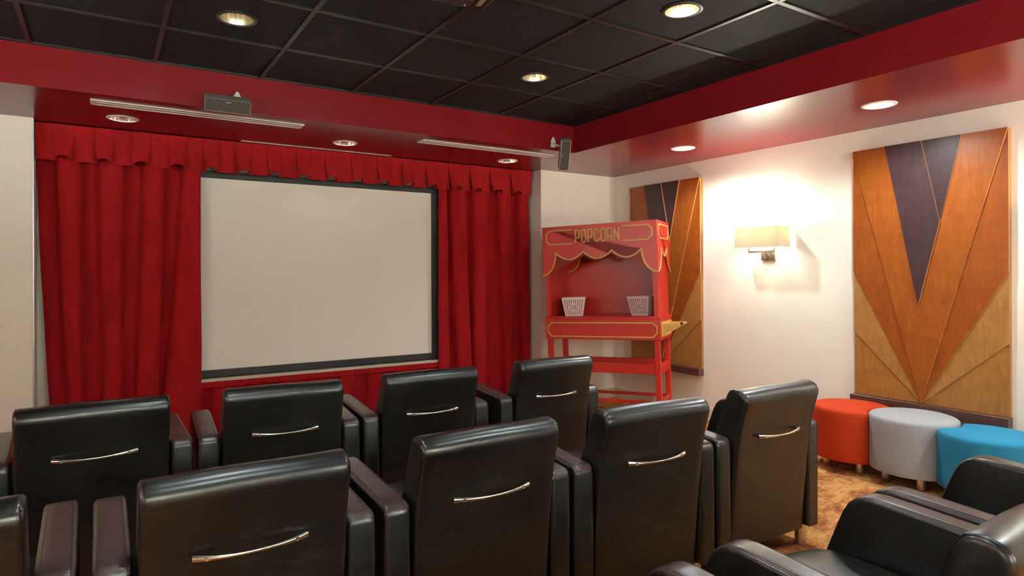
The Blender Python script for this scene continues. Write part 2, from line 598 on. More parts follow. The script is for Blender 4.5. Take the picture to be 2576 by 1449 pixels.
# ceiling : slab > tiles and grid bars
ceil = struct('ceiling', box(XL - .1, XR + .1, YBK - .1, YB + .1, ZC + .14, ZC + .2), M['grid'], 'black suspended tile ceiling')
T = .6096
GX0, GY0 = 2.097, 3.0086
gxs = [GX0 + T * k for k in range(-6, 4) if SXL < GX0 + T * k < SX]
gys = [GY0 + T * k for k in range(-9, 4) if YBK < GY0 + T * k < SY]
BW = .012
xe = [SXL] + gxs + [SX]
ye = [YBK] + gys + [SY]
tile_cache = {}
for i in range(len(xe) - 1):
    for j in range(len(ye) - 1):
        w, h = xe[i + 1] - xe[i] - .004, ye[j + 1] - ye[j] - .004
        cx_, cy_ = (xe[i] + xe[i + 1]) / 2, (ye[j] + ye[j + 1]) / 2
        hole = [(lx - cx_, ly - cy_) for lx, ly in CEIL_L if abs(lx - cx_) < w / 2 and abs(ly - cy_) < h / 2]
        key = (round(w, 3), round(h, 3), tuple((round(a, 3), round(b, 3)) for a, b in hole))
        if key not in tile_cache:
            bm = bmesh.new()
            if hole:
                flat_with_holes(bm, [(-w / 2, -h / 2), (w / 2, -h / 2), (w / 2, h / 2), (-w / 2, h / 2)], hole, 0)
            else:
                bx(bm, -w / 2, w / 2, -h / 2, h / 2, 0, .016)
            o = obj('ceiling_tile', bm, M['tile'], ceil)
            tile_cache[key] = o.data
        else:
            o = bpy.data.objects.new('ceiling_tile', tile_cache[key])
            COL.objects.link(o)
            o.parent = ceil
        o.location = (cx_, cy_, ZC + .008)
for k, x in enumerate(gxs):
    obj('grid_bar', box(x - BW, x + BW, YBK, SY, ZC, ZC + .030), M['grid'], ceil)
for k, y in enumerate(gys):
    obj('grid_bar', box(SXL, SX, y - BW, y + BW, ZC + .0006, ZC + .029), M['grid'], ceil)
bm = bmesh.new()
bx(bm, SXL, SX, SY - .02, SY, ZC - .001, ZC + .012)
bx(bm, SX - .02, SX, YBK, SY, ZC - .001, ZC + .012)
bx(bm, SXL, SXL + .02, YBK, SY, ZC - .001, ZC + .012)
obj('wall_angle', bm, M['grid'], ceil)
# zip tie hanging from the grid by the projector
bm = bmesh.new()
tube(bm, [(1.468, 2.82, ZC + .002), (1.470, 2.818, 2.60), (1.49, 2.81, 2.592)], .0022, 6)
tube(bm, [(1.468, 2.82, 2.61), (1.45, 2.83, 2.60), (1.42, 2.85, 2.604)], .002, 6)
tag(obj('cable_tie', bm, M['trim_black']), 'loose black cable tie hanging from a ceiling grid bar near the projector', 'cable tie')

# ------------------------------------------------------------------ downlights
def downlight(x, y, z, label, trim, refl, power, col, group):
    t = empty('downlight', (x, y, z), 0, label, 'light', group)
    bm = bmesh.new()
    lathe(bm, [(.0785, -.001), (.080, -.004), (.094, -.005), (.0975, -.003), (.098, .0005), (.079, .0005)], 40)
    obj('trim_ring', bm, trim, t, 40)
    bm = bmesh.new()
    lathe(bm, [(.079, -.0005), (.0775, .02), (.072, .055), (.062, .085), (.045, .108), (.034, .115)], 40)
    obj('reflector', bm, refl, t, 60)
    bm = bmesh.new()
    lathe(bm, [(0, .112), (.018, .113), (.030, .118), (.034, .126), (.034, .135), (0, .135)], 24)
    obj('bulb', bm, M['bulb_dim'], t, 50)
    lamp('bulb_light', 'SPOT', (0, 0, .045), power, col, t, .035, math.radians(160), .4)
    return t

g1 = 'downlights recessed in the black ceiling'
cl = ['gold reflector downlight in the black ceiling above the left curtain and speaker',
      'gold reflector downlight in the black ceiling, nearest the corner speaker',
      'gold reflector downlight in the brightly lit ceiling tile at the right',
      'gold reflector downlight in the black ceiling left of the projector, beyond the picture',
      'gold reflector downlight in the black ceiling over the rear left seats',
      'gold reflector downlight in the black ceiling over the rear right seats']
for (x, y), lb, pw in zip(CEIL_L, cl, P_CEIL):
    downlight(x, y, ZC + .006, lb, M['trim_black'], M['gold_refl'], pw, NEUT, g1)
fl = ['round downlight in the red soffit above the left curtain',
      'round downlight in the red soffit above the middle of the screen, between the two vents',
      'round downlight in the red soffit above the right curtain']
for (x, y), lb in zip(SOF_F, fl):
    downlight(x, y, ZS, lb, M['white_metal'], M['silver_refl'], P_SOFF_F, NEUT, 'downlights in the soffit over the screen')
rl = ['white ringed downlight in the red soffit between popcorn cart panel and sconce',
      'white ringed downlight in the red soffit above the large near wood panel',
      'white ringed downlight in the red soffit over the near end of the panelled wall']
for (x, y), lb in zip(SOF_R, rl):
    downlight(x, y, ZS, lb, M['white_metal'], M['silver_refl'], P_SOFF_R, NEUT, 'downlights in the soffit over the panelled wall')

# ------------------------------------------------------------------ linear slot vents
def vent(x0, x1, y0, y1, label):
    t = empty('slot_vent', ((x0 + x1) / 2, (y0 + y1) / 2, ZS), 0, label, 'vent', 'white slot vents in the soffit over the screen')
    w, d = (x1 - x0) / 2, (y1 - y0) / 2
    bm = bmesh.new()
    bx(bm, -w, w, -d, -d + .018, -.007, .0, .0015, 1)
    bx(bm, -w, w, d - .018, d, -.007, .0, .0015, 1)
    bx(bm, -w, -w + .03, -d + .018, d - .018, -.0065, .0)
    bx(bm, w - .03, w, -d + .018, d - .018, -.0065, .0)
    obj('frame', bm, M['white_metal'], t)
    bm = box(-w + .03, w - .03, -.014, .014, -.0065, -.0005)
    obj('slat', bm, M['white_metal'], t)
    bm = box(-w + .03, w - .03, -d + .018, d - .018, -.0022, -.0003)
    obj('slot_back', bm, M['dark_slot'], t)
    return t
vent(-.062, 1.20, 4.378, 4.502, 'long white slot vent in the red soffit above the left curtain and speaker')
vent(2.121, 3.398, 4.392, 4.512, 'long white slot vent in the red soffit above the right side of the screen')
t = obj('vent_strip', box(.92, 2.18, 5.155, 5.182, ZS - .004, ZS - .0002, .001, 1), M['white_metal'])
tag(t, 'thin white metal strip in the soffit just above the middle of the valance', 'vent')

# ------------------------------------------------------------------ screen
t = empty('projection_screen', (1.66, 5.34, 1.36), 0, 'large pale grey projection screen in a black frame between the red curtains', 'screen')
SXa, SXb, SZa, SZb = -1.05, 1.0, .598 - 1.36, 2.112 - 1.36
obj('screen_surface', box(SXa, SXb, .006, .014, SZa, SZb), M['screen'], t)
bm = bmesh.new()
fwid = .057
bx(bm, SXa - fwid, SXb + fwid, -.012, .03, SZb, SZb + fwid, .003, 2)
obj('frame_rail', bm, M['black_frame'], t)
obj('frame_rail', bx(bmesh.new(), SXa - fwid, SXb + fwid, -.012, .03, SZa - fwid, SZa, .003, 2), M['black_frame'], t)
obj('frame_stile', bx(bmesh.new(), SXa - fwid, SXa, -.0115, .03, SZa, SZb, .003, 2), M['black_frame'], t)
obj('frame_stile', bx(bmesh.new(), SXb, SXb + fwid, -.0115, .03, SZa, SZb, .003, 2), M['black_frame'], t)
t = obj('screen_sill', box(.60, 2.712, 5.285, 5.378, .497, .535, .004, 2), M['sill'])
tag(t, 'pale painted ledge under the black frame of the projection screen', 'sill')

# ------------------------------------------------------------------ curtains
def lerp_list(a, b, k):
    return [p + (q - p) * k for p, q in zip(a, b)]

def drape(name, label, top, bot, proud0, yb, amp, zt, zb, z_ref_t=2.15, z_ref_b=.45, nz=26, mat=None, group=None, over=.006, rec=.03):
    bm = bmesh.new()
    mseg = 9
    rows = []
    for iz in range(nz + 1):
        z = zt + (zb - zt) * iz / nz
        k = (z_ref_t - z) / (z_ref_t - z_ref_b)
        k = max(-.1, min(1.12, k))
        ed = lerp_list(top, bot, k ** 1.25 if k > 0 else k)
        row = []
        ns = len(ed) - 1
        for s in range(ns):
            pr = (s % 2 == 0) == proud0
            a, b = ed[s], ed[s + 1]
            if pr: a -= over; b += over
            else: a += over; b -= over
            if s == 0: a = ed[0]
            if s == ns - 1: b = ed[-1]
            for q in range(mseg):
                tt = q / (mseg - 1)
                x = a + (b - a) * tt
                e = 1 - abs(2 * tt - 1) ** 3.2
                wv = .006 * math.sin(3.1 * z + s * 1.7) + .004 * math.sin(7 * z + s * 2.9)
                if pr: y = yb - amp * (.45 + .55 * e) + wv
                else: y = yb + rec * (.25 + .75 * e) + wv * .5
                row.append(bm.verts.new((x + wv * .6 * (k if k > 0 else 0), y, z)))
        rows.append(row)
    for A, B in zip(rows, rows[1:]):
        for i in range(len(A) - 1):
            bm.faces.new((A[i], A[i + 1], B[i + 1], B[i]))
    o = obj(name, bm, mat or M['velvet'], None, 70)
    return tag(o, label, 'curtain', group)

drape('curtain', 'tall red velvet curtain hanging at the left of the screen',
      [-.388, -.266, -.139, -.019, .123, .263, .391, .525, .645], [-.322, -.199, -.130, .005, .099, .212, .345, .40, .645],
      False, 5.289, .050, 2.37, .015, group='red curtains beside the screen', rec=.055)
drape('curtain', 'narrower red velvet curtain hanging between the screen and the popcorn cart',
      [2.699, 2.783, 2.835, 2.977, 3.08, 3.222, 3.37, 3.504, 3.61, 3.739],
      [2.690, 2.800, 2.895, 3.050, 3.085, 3.215, 3.440, 3.52, 3.66, 3.755],
      True, 5.287, .052, 2.37, .015, group='red curtains beside the screen', rec=.055)

# skirt under the screen
sk = [.60, .723, .854, .976, 1.105, 1.231, 1.36, 1.486, 1.619, 1.744, 1.88, 2.001, 2.132, 2.267, 2.405, 2.526, 2.72]
skt = empty('skirt_curtain', (0, 0, 0), 0, 'low pleated red velvet skirt hanging below the projection screen', 'curtain')
o = drape('skirt_cloth', None, sk, [x + .012 * math.sin(i * 2.3) for i, x in enumerate(sk)], False, 5.318, .022, .512, .012, .5, .05, 14, over=.002, rec=.012)
del o['category']
o.parent = skt
bm = bmesh.new()
for i in range(len(sk) - 1):
    d = .002 * (i % 2)
    bx(bm, sk[i] + .0006, sk[i + 1] - .0006, 5.279 - d, 5.284 - d, .468, .514, .0015, 1)
obj('header_band', bm, M['velvet'], skt)

# valance : header band + box pleats
VAL = [-.387, -.289, -.168, -.049, .069, .18, .299, .419, .539, .656, .772, .887, 1.007, 1.123, 1.243, 1.359, 1.477, 1.596, 1.711, 1.826, 1.948, 2.058, 2.186, 2.299, 2.418, 2.534, 2.653, 2.776, 2.901, 3.003, 3.123, 3.231, 3.354, 3.474, 3.585, 3.730]
VB = [[-.279, -.186], [-.043, .055], [.185, .289], [.418, .527], [.664, .754], [.897, .995], [1.143, 1.24], [1.373, 1.474], [1.608, 1.696], [1.839, 1.925], [2.075, 2.168], [2.31, 2.411], [2.555, 2.633], [2.795, 2.898], [3.02, 3.117], [3.244, 3.359], [3.487, 3.578]]
val = empty('valance', (1.67, 5.2, 2.3), 0, 'red velvet box pleated valance across the top of the screen and curtains', 'valance')
VY = 5.205
bm = bmesh.new()
nz = 14
zt, zb = 2.388, 2.141
zh = 2.345
for i in range(len(VAL) - 1):
    pr = i % 2 == 1
    a0, b0 = VAL[i], VAL[i + 1]
    mseg = 12
    rows = []
    rr = random.Random(i)
    skew = rr.uniform(-.012, .012)
    for iz in range(nz + 1):
        z = zt + (zb - zt) * iz / nz
        k = max(0, (zh - z) / (zh - zb))
        row = []
        if pr:
            a1, b1 = VB[(i - 1) // 2]
            kk = k ** 1.2
            a, b = a0 + (a1 - a0) * kk, b0 + (b1 - b0) * kk
            dep = .004 + .074 * k ** 1.1
            # returns at both sides, tucked behind
            row.append(bm.verts.new((a + .012 * k, VY + .004, z)))
            for q in range(mseg):
                tt = q / (mseg - 1)
                e = 1 - abs(2 * tt - 1) ** 2.6
                y = VY - dep * (.50 + .50 * e)
                row.append(bm.verts.new((a + (b - a) * tt + skew * k * (e - .5) * .4, y, z + .026 * k ** 2 * e)))
            row.append(bm.verts.new((b - .012 * k, VY + .004, z)))
        else:
            for q in range(mseg):
                tt = q / (mseg - 1)
                e = 1 - abs(2 * tt - 1) ** 2
                a = a0 - .022 * k if i > 0 else a0
                b = b0 + .022 * k if i < len(VAL) - 2 else b0
                row.append(bm.verts.new((a + (b - a) * tt, VY + .002 + .002 * k * e + .020 * k * (1 - e), z)))
        rows.append(row)
    for A, B in zip(rows, rows[1:]):
        for q in range(len(A) - 1):
            bm.faces.new((A[q], A[q + 1], B[q + 1], B[q]))
# right end return
quad(bm, (VAL[-1], VY + .002, zt), (VAL[-1], VY + .02, zt), (VAL[-1], VY + .02, zb), (VAL[-1], VY + .018, zb))
o = obj('pleats', bm, M['velvet_val'], val, 50)
o.location = (-1.67, -5.2, -2.3)
bm = bmesh.new()
for i in range(len(VAL) - 1):
    d = .0022 if i % 2 else 0
    bx(bm, VAL[i] + .0008, VAL[i + 1] - .0008, VY - .0085 - d, VY - .003 - d, zh, zt + .001, .001, 1)
o = obj('header_band', bm, M['velvet_val'], val)
o.location = (-1.67, -5.2, -2.3)
bm = bmesh.new()
cyl(bm, .006, 0, .018, n=16)
o = obj('loose_ring', bm, M['chrome'], val, 40)
o.location = (3.59 - 1.67, 5.165 - 5.2, 2.146 - 2.3)
o.rotation_euler = (0, PI / 2, .3)

# ------------------------------------------------------------------ speakers
def speaker(loc, M4, label, brk):
    t = empty('speaker', loc, 0, label, 'speaker', 'small grey wall speakers on the red soffit')
    t.rotation_euler = M4.to_euler()
    # local: long axis x, front faces -y, up z
    bm = bmesh.new()
    bx(bm, -.131, .131, -.03, .045, -.041, .041, .012, 4)
    obj('body', bm, M['speaker'], t, 40)
    bm = bmesh.new()
    for a in ((-.131, .131, -.041, -.0365), (-.131, .131, .0365, .041)):
        bx(bm, a[0], a[1], -.036, -.028, a[2], a[3], .0015, 1)
    for s in (-1, 1):
        bx(bm, s * .131 - (.0045 if s > 0 else 0), s * .131 + (.0045 if s < 0 else 0), -.0358, -.028, -.0365, .0365, .0015, 1)
    obj('front_rim', bm, M['speaker_edge'], t)
    bm = box(-.126, .126, -.0335, -.0305, -.036, .036, .001, 1)
    obj('grille', bm, M['grille'], t)
    obj('badge', box(-.014, .014, -.0345, -.0334, .022, .026), M['plastic_clear'], t)
    return t

# centre speaker tilted down towards the seats
sp1 = speaker((.655, 4.105, 2.398), Matrix.Rotation(math.radians(-2), 3, 'Z') @ Matrix.Rotation(math.radians(36), 3, 'X'),
              'grey oblong speaker lying flat on the soffit above the left part of the screen', None)
iv = Matrix.Rotation(math.radians(-36), 4, 'X') @ Matrix.Rotation(math.radians(2), 4, 'Z')
bm = bmesh.new()
pts = [(-.024, 0), (-.009, .030), (-.005, .035), (0, .037), (.005, .035), (.009, .030), (.024, 0), (.024, -.05), (-.024, -.05)]
poly_plate(bm, pts, lambda u, v, d: Vector((u, d, v)), 0, .006)
tube(bm, [(0, .003, -.02), (0, -.05, -.04), (0, -.09, -.07)], .010, 10)
cyl(bm, .005, 0, .004, n=12)
o = obj('wall_bracket', bm, M['plastic_clear'], sp1, 40)
o.matrix_local = iv @ Matrix.Translation((.080, .131, .085))
bm = bmesh.new()
tube(bm, [(0, .0, 0), (.0, -.012, .006), (.014, -.02, .004), (.022, -.012, -.012), (.006, -.01, -.05)], .0028, 6)
o = obj('cable_end', bm, M['trim_black'], sp1, 40)
o.matrix_local = iv @ Matrix.Translation((.03, .131, .09))

# corner speaker standing upright, leaning forward
R = Matrix.Rotation(math.radians(-29), 3, 'Z') @ Matrix.Rotation(math.radians(33), 3, 'X') @ Matrix.Rotation(math.radians(-90), 3, 'Y')
sp2 = speaker((3.300, 4.130, 2.350), R, 'grey oblong speaker mounted upright in the corner of the soffit above the curtain', None)
bm = bmesh.new()
poly_plate(bm, pts, lambda u, v, d: Vector((u, d, v)), 0, .006)
tube(bm, [(0, .003, -.02), (.01, -.04, -.04), (.03, -.09, -.06)], .010, 10)
o = obj('wall_bracket', bm, M['plastic_clear'], sp2, 40)
o.matrix_local = R.to_4x4().inverted() @ Matrix.Translation((3.245 - 3.285, 4.234 - 4.135, 2.47 - 2.35))

# ------------------------------------------------------------------ projector
pj = empty('projector', (1.05, 1.92, 2.35), math.radians(-9.5), 'black projector hanging from the ceiling at the top edge of the view', 'projector')
bm = bmesh.new()
bx(bm, -.17, .17, -.13, .13, 0, .1, .018, 3)
obj('body', bm, M['proj'], pj, 40)
bm = bmesh.new()
cyl(bm, .034, 0, .03, n=28)
o = obj('lens', bm, M['chrome'], pj, 40)
o.location = (.08, .125, .05); o.rotation_euler = (-PI / 2, 0, 0)
obj('label_plate', box(-.15, -.06, .07, .115, -.0012, .0005), M['proj_label'], pj)
obj('label_plate', box(.115, .135, -.1, .1, -.0012, .0005), M['proj_label'], pj)
bm = bmesh.new()
tube(bm, [(.150, .118, .01), (.164, .105, .008), (.167, -.11, .008)], .003, 8)
obj('edge_trim', bm, M['speaker_edge'], pj, 40)
bm = bmesh.new()
bx(bm, .03, .095, .06, .12, -.004, .001, .001, 1)
obj('mount_plate', bm, M['trim_black'], pj)
obj('screw', cyl(bmesh.new(), .005, -.006, -.003, .075, .105, 12), M['chrome'], pj)
obj('mount_pole', cyl(bmesh.new(), .02, .1, ZC - 2.35 + .01, 0, 0, 20), M['trim_black'], pj, 40)

# ------------------------------------------------------------------ sconces
def sconce(x_wall, y, rot, label, power=P_SCONCE, col=WARM):
    t = empty('sconce', (x_wall, y, 1.644), rot, label, 'light', 'rectangular wall sconces')
    # local: wall at x=0, projecting to -x
    d, w, h = .182, .199, .085
    bm = bmesh.new()
    th = .003
    bx(bm, -d, -d + th, -w, w, -h, h)
    bx(bm, -d + th, -.012, -w, -w + th, -h, h)
    bx(bm, -d + th, -.012, w - th, w, -h, h)
    sh = obj('lamp_shade', bm, M['shade'], t)
    for s in (-1, 1):
        bm = bmesh.new()
        tube(bm, [(-d + .002, s * (w - .002), -h), (-d + .002, s * (w - .002), h)], .0012, 6)
        obj('shade_seam', bm, M['shade'], sh)
    bm = bmesh.new()
    bx(bm, -.016, 0, -.064, .064, -.19, -.06, .002, 2)
    obj('back_plate', bm, M['bracket'], t, 30)
    bm = bmesh.new()
    bx(bm, -.105, -.085, -.125, .125, -.128, -.110, .001, 1)
    bx(bm, -.105, -.085, -.125, -.107, -.110, -.05, .001, 1)
    bx(bm, -.105, -.085, .107, .125, -.110, -.05, .001, 1)
    bx(bm, -.09, -.010, -.03, -.015, -.127, -.112)
    bx(bm, -.09, -.010, .015, .03, -.127, -.112)
    obj('arm', bm, M['bracket'], t, 30)
    for s in (-1, 1):
        bm = bmesh.new()
        cyl(bm, .013, -.05, -.01, -.095, s * .116, 16)
        so = obj('socket', bm, M['white_metal'], t, 40)
        bm = bmesh.new()
        lathe(bm, [(.012, -.008), (.022, .005), (.027, .02), (.023, .036), (.012, .045), (0, .047)], 20, -.095, s * .116)
        obj('bulb', bm, M['bulb'], so, 60)
        lamp('bulb_light', 'POINT', (-.095, s * .10, .058), power, col, t, .045)
    return t
sconce(XR, 3.237, 0, 'lit sconce with a cream rectangular shade between the two wood panels')
sconce(XR, .92, 0, 'lit sconce with a cream shade beyond the near wood panel')
sconce(XL, 2.20, PI, 'added unseen fill sconce with a cream shade on the opposite wall', P_FILL_L, NEUT)  # this pair is out of view, added to raise fill from the left
sconce(XL, -.10, PI, 'added unseen fill sconce with a cream shade on the opposite wall by the rear seats', P_FILL_L, NEUT)
sconce(.30, YBK, PI * 1.5, 'added unseen fill sconce with a cream shade on the rear wall, left one', P_FILL_B, NEUT)  # this pair is added behind the camera to brighten surfaces facing the rear
sconce(2.60, YBK, PI * 1.5, 'added unseen fill sconce with a cream shade on the rear wall, right one', P_FILL_B, NEUT)

# ------------------------------------------------------------------ wood wall panels
def wood_panel(y_left, width, label):
    zb_, H = .460, 1.778
    t = empty('wood_panel', (XR, y_left, zb_), 0, label, 'wall panel', 'art deco wood panels')
    U = lambda u, v, d: Vector((-d, -u * width, v))
    e = lambda z: z - zb_
    obj('backing_board', box(-.030, 0, -width, 0, 0, H), M['w_honey'], t)
    fan = (.479, .004)
    A0, A1, A2 = e(2.194), e(1.361), e(.919)
    B1, B2 = e(1.350), e(.911)
    Lt, Mt, Rt = .244, .492, .743
    vt = (.471, e(1.128))
    mb = (.611, e(1.686))
    lk = (Lt + (vt[0] - Lt) * .50, H + (vt[1] - H) * .50)
    def pc(name, pts, mat, d):
        bm = bmesh.new()
        poly_plate(bm, pts, U, .028, d)
        o = obj(name, bm, mat, t)
        o.data.materials.append(M['w_edge'])
        for p in o.data.polygons:
            if abs(p.normal.x) < .5: p.material_index = 1
        return o
    pc('panel_piece', [(0, H), (Lt, H), vt, (Rt, H), (1, H), fan, (0, A0)], M['w_orange'], .052)
    pc('panel_piece', [(0, A0), fan, (0, A1)], M['w_deep'], .045)
    pc('panel_piece', [(1, H), (1, B1), fan], M['w_deep'], .043)
    pc('panel_piece', [(0, A1), fan, (0, A2)], M['w_gold'], .038)
    pc('panel_piece', [(1, B1), (1, B2), fan], M['w_gold'], .036)
    pc('panel_piece', [(0, A2), fan, (0, 0)], M['w_honey'], .031)
    pc('panel_piece', [(1, B2), (1, 0), fan], M['w_honey'], .0305)
    pc('panel_piece', [(Lt, H), (Mt, H), lk], M['w_dark'], .064)
    pc('panel_piece', [(Mt, H), mb, vt, lk], M['w_dark'], .068)
    pc('panel_piece', [(Mt, H), (Rt, H), mb], M['w_dark'], .060)
    obj('base_rail', box(-.072, 0, -width - .004, .016, -.066, -.001, .002, 1), M['w_base'], t)
    return t
wood_panel(4.812, .900, 'wood marquetry wall panel half hidden behind the red popcorn cart')
wood_panel(2.520, .927, 'wood marquetry wall panel right of the sconce, behind the round ottomans')

# ------------------------------------------------------------------ popcorn cart
CT = -1.04
cart = empty('popcorn_cart', (3.801 + .033 * math.cos(CT), 4.26 + .033 * math.sin(CT), 0), 0,
             'red and gold painted wooden POPCORN cart standing in the corner', 'popcorn cart')
TILT = -.032
cart.rotation_mode = 'XYZ'
cart.rotation_euler = (Matrix.Rotation(CT, 3, 'Z') @ Matrix.Rotation(TILT, 3, 'Y')).to_euler()
CW, CD, CTD = 1.06, .44, .475
h2 = CW / 2
FR = lambda u, v, d: Vector((u, -d, v))          # front plane (y=0), d outwards
RG = lambda u, v, d: Vector((h2 + d, u, v))      # right side plane
LF = lambda u, v, d: Vector((-h2 - d, u, v))
BK = lambda u, v, d: Vector((u, .39 - d, v))
# legs, reaching the floor although the cart leans a little
for sx in (-1, 1):
    for y0, y1 in ((.006, .05), (.385, .43)):
        xa, xb = (h2 - .056, h2 - .012) if sx > 0 else (-h2 + .012, -h2 + .056)
        zf = math.tan(TILT) * (xa + xb) / 2
        obj('leg', box(xa, xb, y0, y1, zf + .001, .756, .002, 1), M['cart'], cart)
# shelf tray between the legs
for y0, y1 in ((.010, .030), (.406, .426)):
    obj('shelf_rail', box(-h2 + .056, h2 - .056, y0, y1, .458, .546, .002, 1), M['cart'], cart)
for s in (-1, 1):
    x0 = s * (h2 - .034)
    obj('shelf_rail', box(x0 - .010, x0 + .018 if s > 0 else x0 + .010, .05, .385, .458, .546, .002, 1), M['cart'], cart)
obj('shelf_board', box(-h2 + .05, h2 - .05, .03, .406, .470, .486), M['cart'], cart)
for y0, y1 in ((.014, .042), (.394, .422)):
    obj('low_rail', box(-h2 + .056, h2 - .056, y0, y1, .200, .226, .002, 1), M['cart'], cart)
for s in (-1, 1):
    x0 = s * (h2 - .034)
    obj('low_rail', box(x0 - .012, x0 + .014, .05, .385, .198, .228, .002, 1), M['cart'], cart)
# apron box with moulded top
bm = bmesh.new()
bx(bm, -h2, h2, 0, CD, .754, .940, .002, 1)
obj('apron_box', bm, M['cart'], cart)
bm = bmesh.new()
bx(bm, -h2 - .004, h2 + .004, -.004, CD + .004, .9405, .950, .002, 1)
bx(bm, -h2 + .003, h2 - .003, .003, CD - .003, .950, .9565, .002, 1)
bx(bm, -h2 + .008, h2 - .008, .008, CD - .008, .9565, .962, .002, 1)
obj('counter_top', bm, M['cart'], cart)
def notched(u0, u1, v0, v1, c):
    k = c * .55
    P = []
    for (cu, cv, su, sv) in ((u0, v0, 1, 1), (u1, v0, -1, 1), (u1, v1, -1, -1), (u0, v1, 1, -1)):
        q = [(cu, cv + sv * c), (cu + su * c * .40, cv + sv * c * .86), (cu + su * c * .86, cv + sv * c * .40), (cu + su * c, cv)]
        if (su, sv) in ((-1, 1), (1, -1)): q = q[::-1]
        P += q
    return P
bm = bmesh.new()
ribbon(bm, notched(-.503, .503, .780, .905, .030), .012, FR, 0, .005, True)
obj('apron_border', bm, M['cart_gold'], cart)
# side walls and posts
for s in (-1, 1):
    x0 = h2 - .050 if s > 0 else -h2 + .012
    obj('side_panel', box(x0, x0 + .038, .010, CD - .012, .962, 1.74), M['cart'], cart)
obj('back_panel', box(-h2 + .05, h2 - .05, .412, .424, .962, 1.74), M['cart'], cart)
# canopy
def arcq(p, q, bulge, n=10):
    """sagging arc from p to q"""
    out = []
    for i in range(n + 1):
        t_ = i / n
        out.append((p[0] + (q[0] - p[0]) * t_, p[1] + (q[1] - p[1]) * t_ - bulge * (1 - (2 * t_ - 1) ** 2)))
    return out
def scallop(xs_pk, x_tip0, x_tip1, z_tip, z_pk, z_lo):
    P = []
    n = 10
    a = xs_pk[0] - x_tip0
    for i in range(n + 1):
        th = PI / 2 * i / n
        P.append((x_tip0 + a * math.sin(th), z_tip + (z_pk - z_tip) * (1 - math.cos(th))))
    for p, q in zip(xs_pk, xs_pk[1:]):
        P += arcq((p, z_pk), (q, z_pk), z_pk - z_lo)[1:]
    b = x_tip1 - xs_pk[-1]
    for i in range(n - 1, -1, -1):
        th = PI / 2 * i / n
        P.append((x_tip1 - b * math.sin(th), z_tip + (z_pk - z_tip) * (1 - math.cos(th))))
    return P
ZTOP = 1.795
WT = .531
fr_s = scallop([-.40, -.135, .131, .396], -WT, WT, 1.347, 1.550, 1.484)
bm = bmesh.new()
poly_plate(bm, fr_s + [(WT, ZTOP), (-WT, ZTOP)], FR, -.004, .010)
obj('canopy_front', bm, M['cart'], cart)
bm = bmesh.new()
ribbon(bm, fr_s, .0125, FR, .009, .016)
obj('canopy_trim', bm, M['cart_gold'], cart)
sd_s = scallop([.135, .345], -.008, CTD + .012, 1.347, 1.550, 1.484)
for mp in (RG, LF):
    bm = bmesh.new()
    poly_plate(bm, sd_s + [(CTD, ZTOP), (-.008, ZTOP)], mp, -.012, .002)
    obj('canopy_side', bm, M['cart'], cart)
    bm = bmesh.new()
    ribbon(bm, sd_s, .0125, mp, .001, .008)
    obj('canopy_trim', bm, M['cart_gold'], cart)
    bm = bmesh.new()
    ribbon(bm, notched(.05, CTD - .05, 1.640, 1.760, .026), .011, mp, .001, .007, True)
    obj('side_border', bm, M['cart_gold'], cart)
bk_s = scallop([-.30, -.05, .20, .44], -.43, .478, 1.375, 1.550, 1.492)
bm = bmesh.new()
poly_plate(bm, bk_s + [(.478, 1.74), (-.43, 1.74)], BK, -.018, 0)
obj('canopy_back', bm, M['cart'], cart)
bm = bmesh.new()
ribbon(bm, bk_s, .0125, BK, 0, .006)
obj('canopy_trim', bm, M['cart_gold'], cart)
obj('canopy_top', box(-WT + .013, WT - .013, -.003, CTD, 1.74, ZTOP - .002), M['cart'], cart)
# sign borders open towards the word
zs0, zs1 = 1.629, 1.757
for s in (-1, 1):
    full = notched(-.49, .49, zs0, zs1, .028)
    U_ = [(s * .236, zs0), (s * .461, zs0), (s * .465, zs0 + .011), (s * .478, zs0 + .024), (s * .490, zs0 + .029), (s * .490, zs1 - .029), (s * .478, zs1 - .024), (s * .465, zs1 - .011), (s * .461, zs1), (s * .236, zs1)]
    bm = bmesh.new()
    ribbon(bm, U_, .012, FR, .010, .016)
    obj('sign_border', bm, M['cart_gold'], cart)
# letters POPCORN as strokes
def arc(cx, cy, rx, ry, a0, a1, n=8):
    return [(cx + rx * math.cos(math.radians(a0 + (a1 - a0) * i / n)), cy + ry * math.sin(math.radians(a0 + (a1 - a0) * i / n))) for i in range(n + 1)]
def letter(ch, w, h):
    r = w / 2
    if ch == 'O':
        return [(arc(r, h - r, r, r, 0, 180) + arc(r, r, r, r, 180, 360), True)]
    if ch == 'C':
        return [([(w, h - r * 1.7)] + arc(r, h - r, r, r, 0, 180) + arc(r, r, r, r, 180, 360) + [(w, r * 1.7)], False)]
    if ch == 'P':
        k = h * .36
        return [([(0, 0), (0, h)], False), ([(0, h), (w - r, h)] + arc(w - r, h - r, r, r, 90, 0)[1:] + arc(w - r, k + r, r, r, 0, -90) + [(0, k)], False)]
    if ch == 'R':
        k = h * .36
        return [([(0, 0), (0, h)], False), ([(0, h), (w - r, h)] + arc(w - r, h - r, r, r, 90, 0)[1:] + arc(w - r, k + r, r, r, 0, -90) + [(0, k)], False),
                ([(w - r, k)] + arc(w - r, k - r, r, r, 90, 0)[1:] + [(w, 0)], False)]
    if ch == 'N':
        return [([(0, 0), (0, h)], False), ([(0, h), (w, 0)], False), ([(w, 0), (w, h)], False)]
word = empty('lettering', (0, 0, 0))
word.parent = cart
LW, LH, LP = .0385, .113, .0608
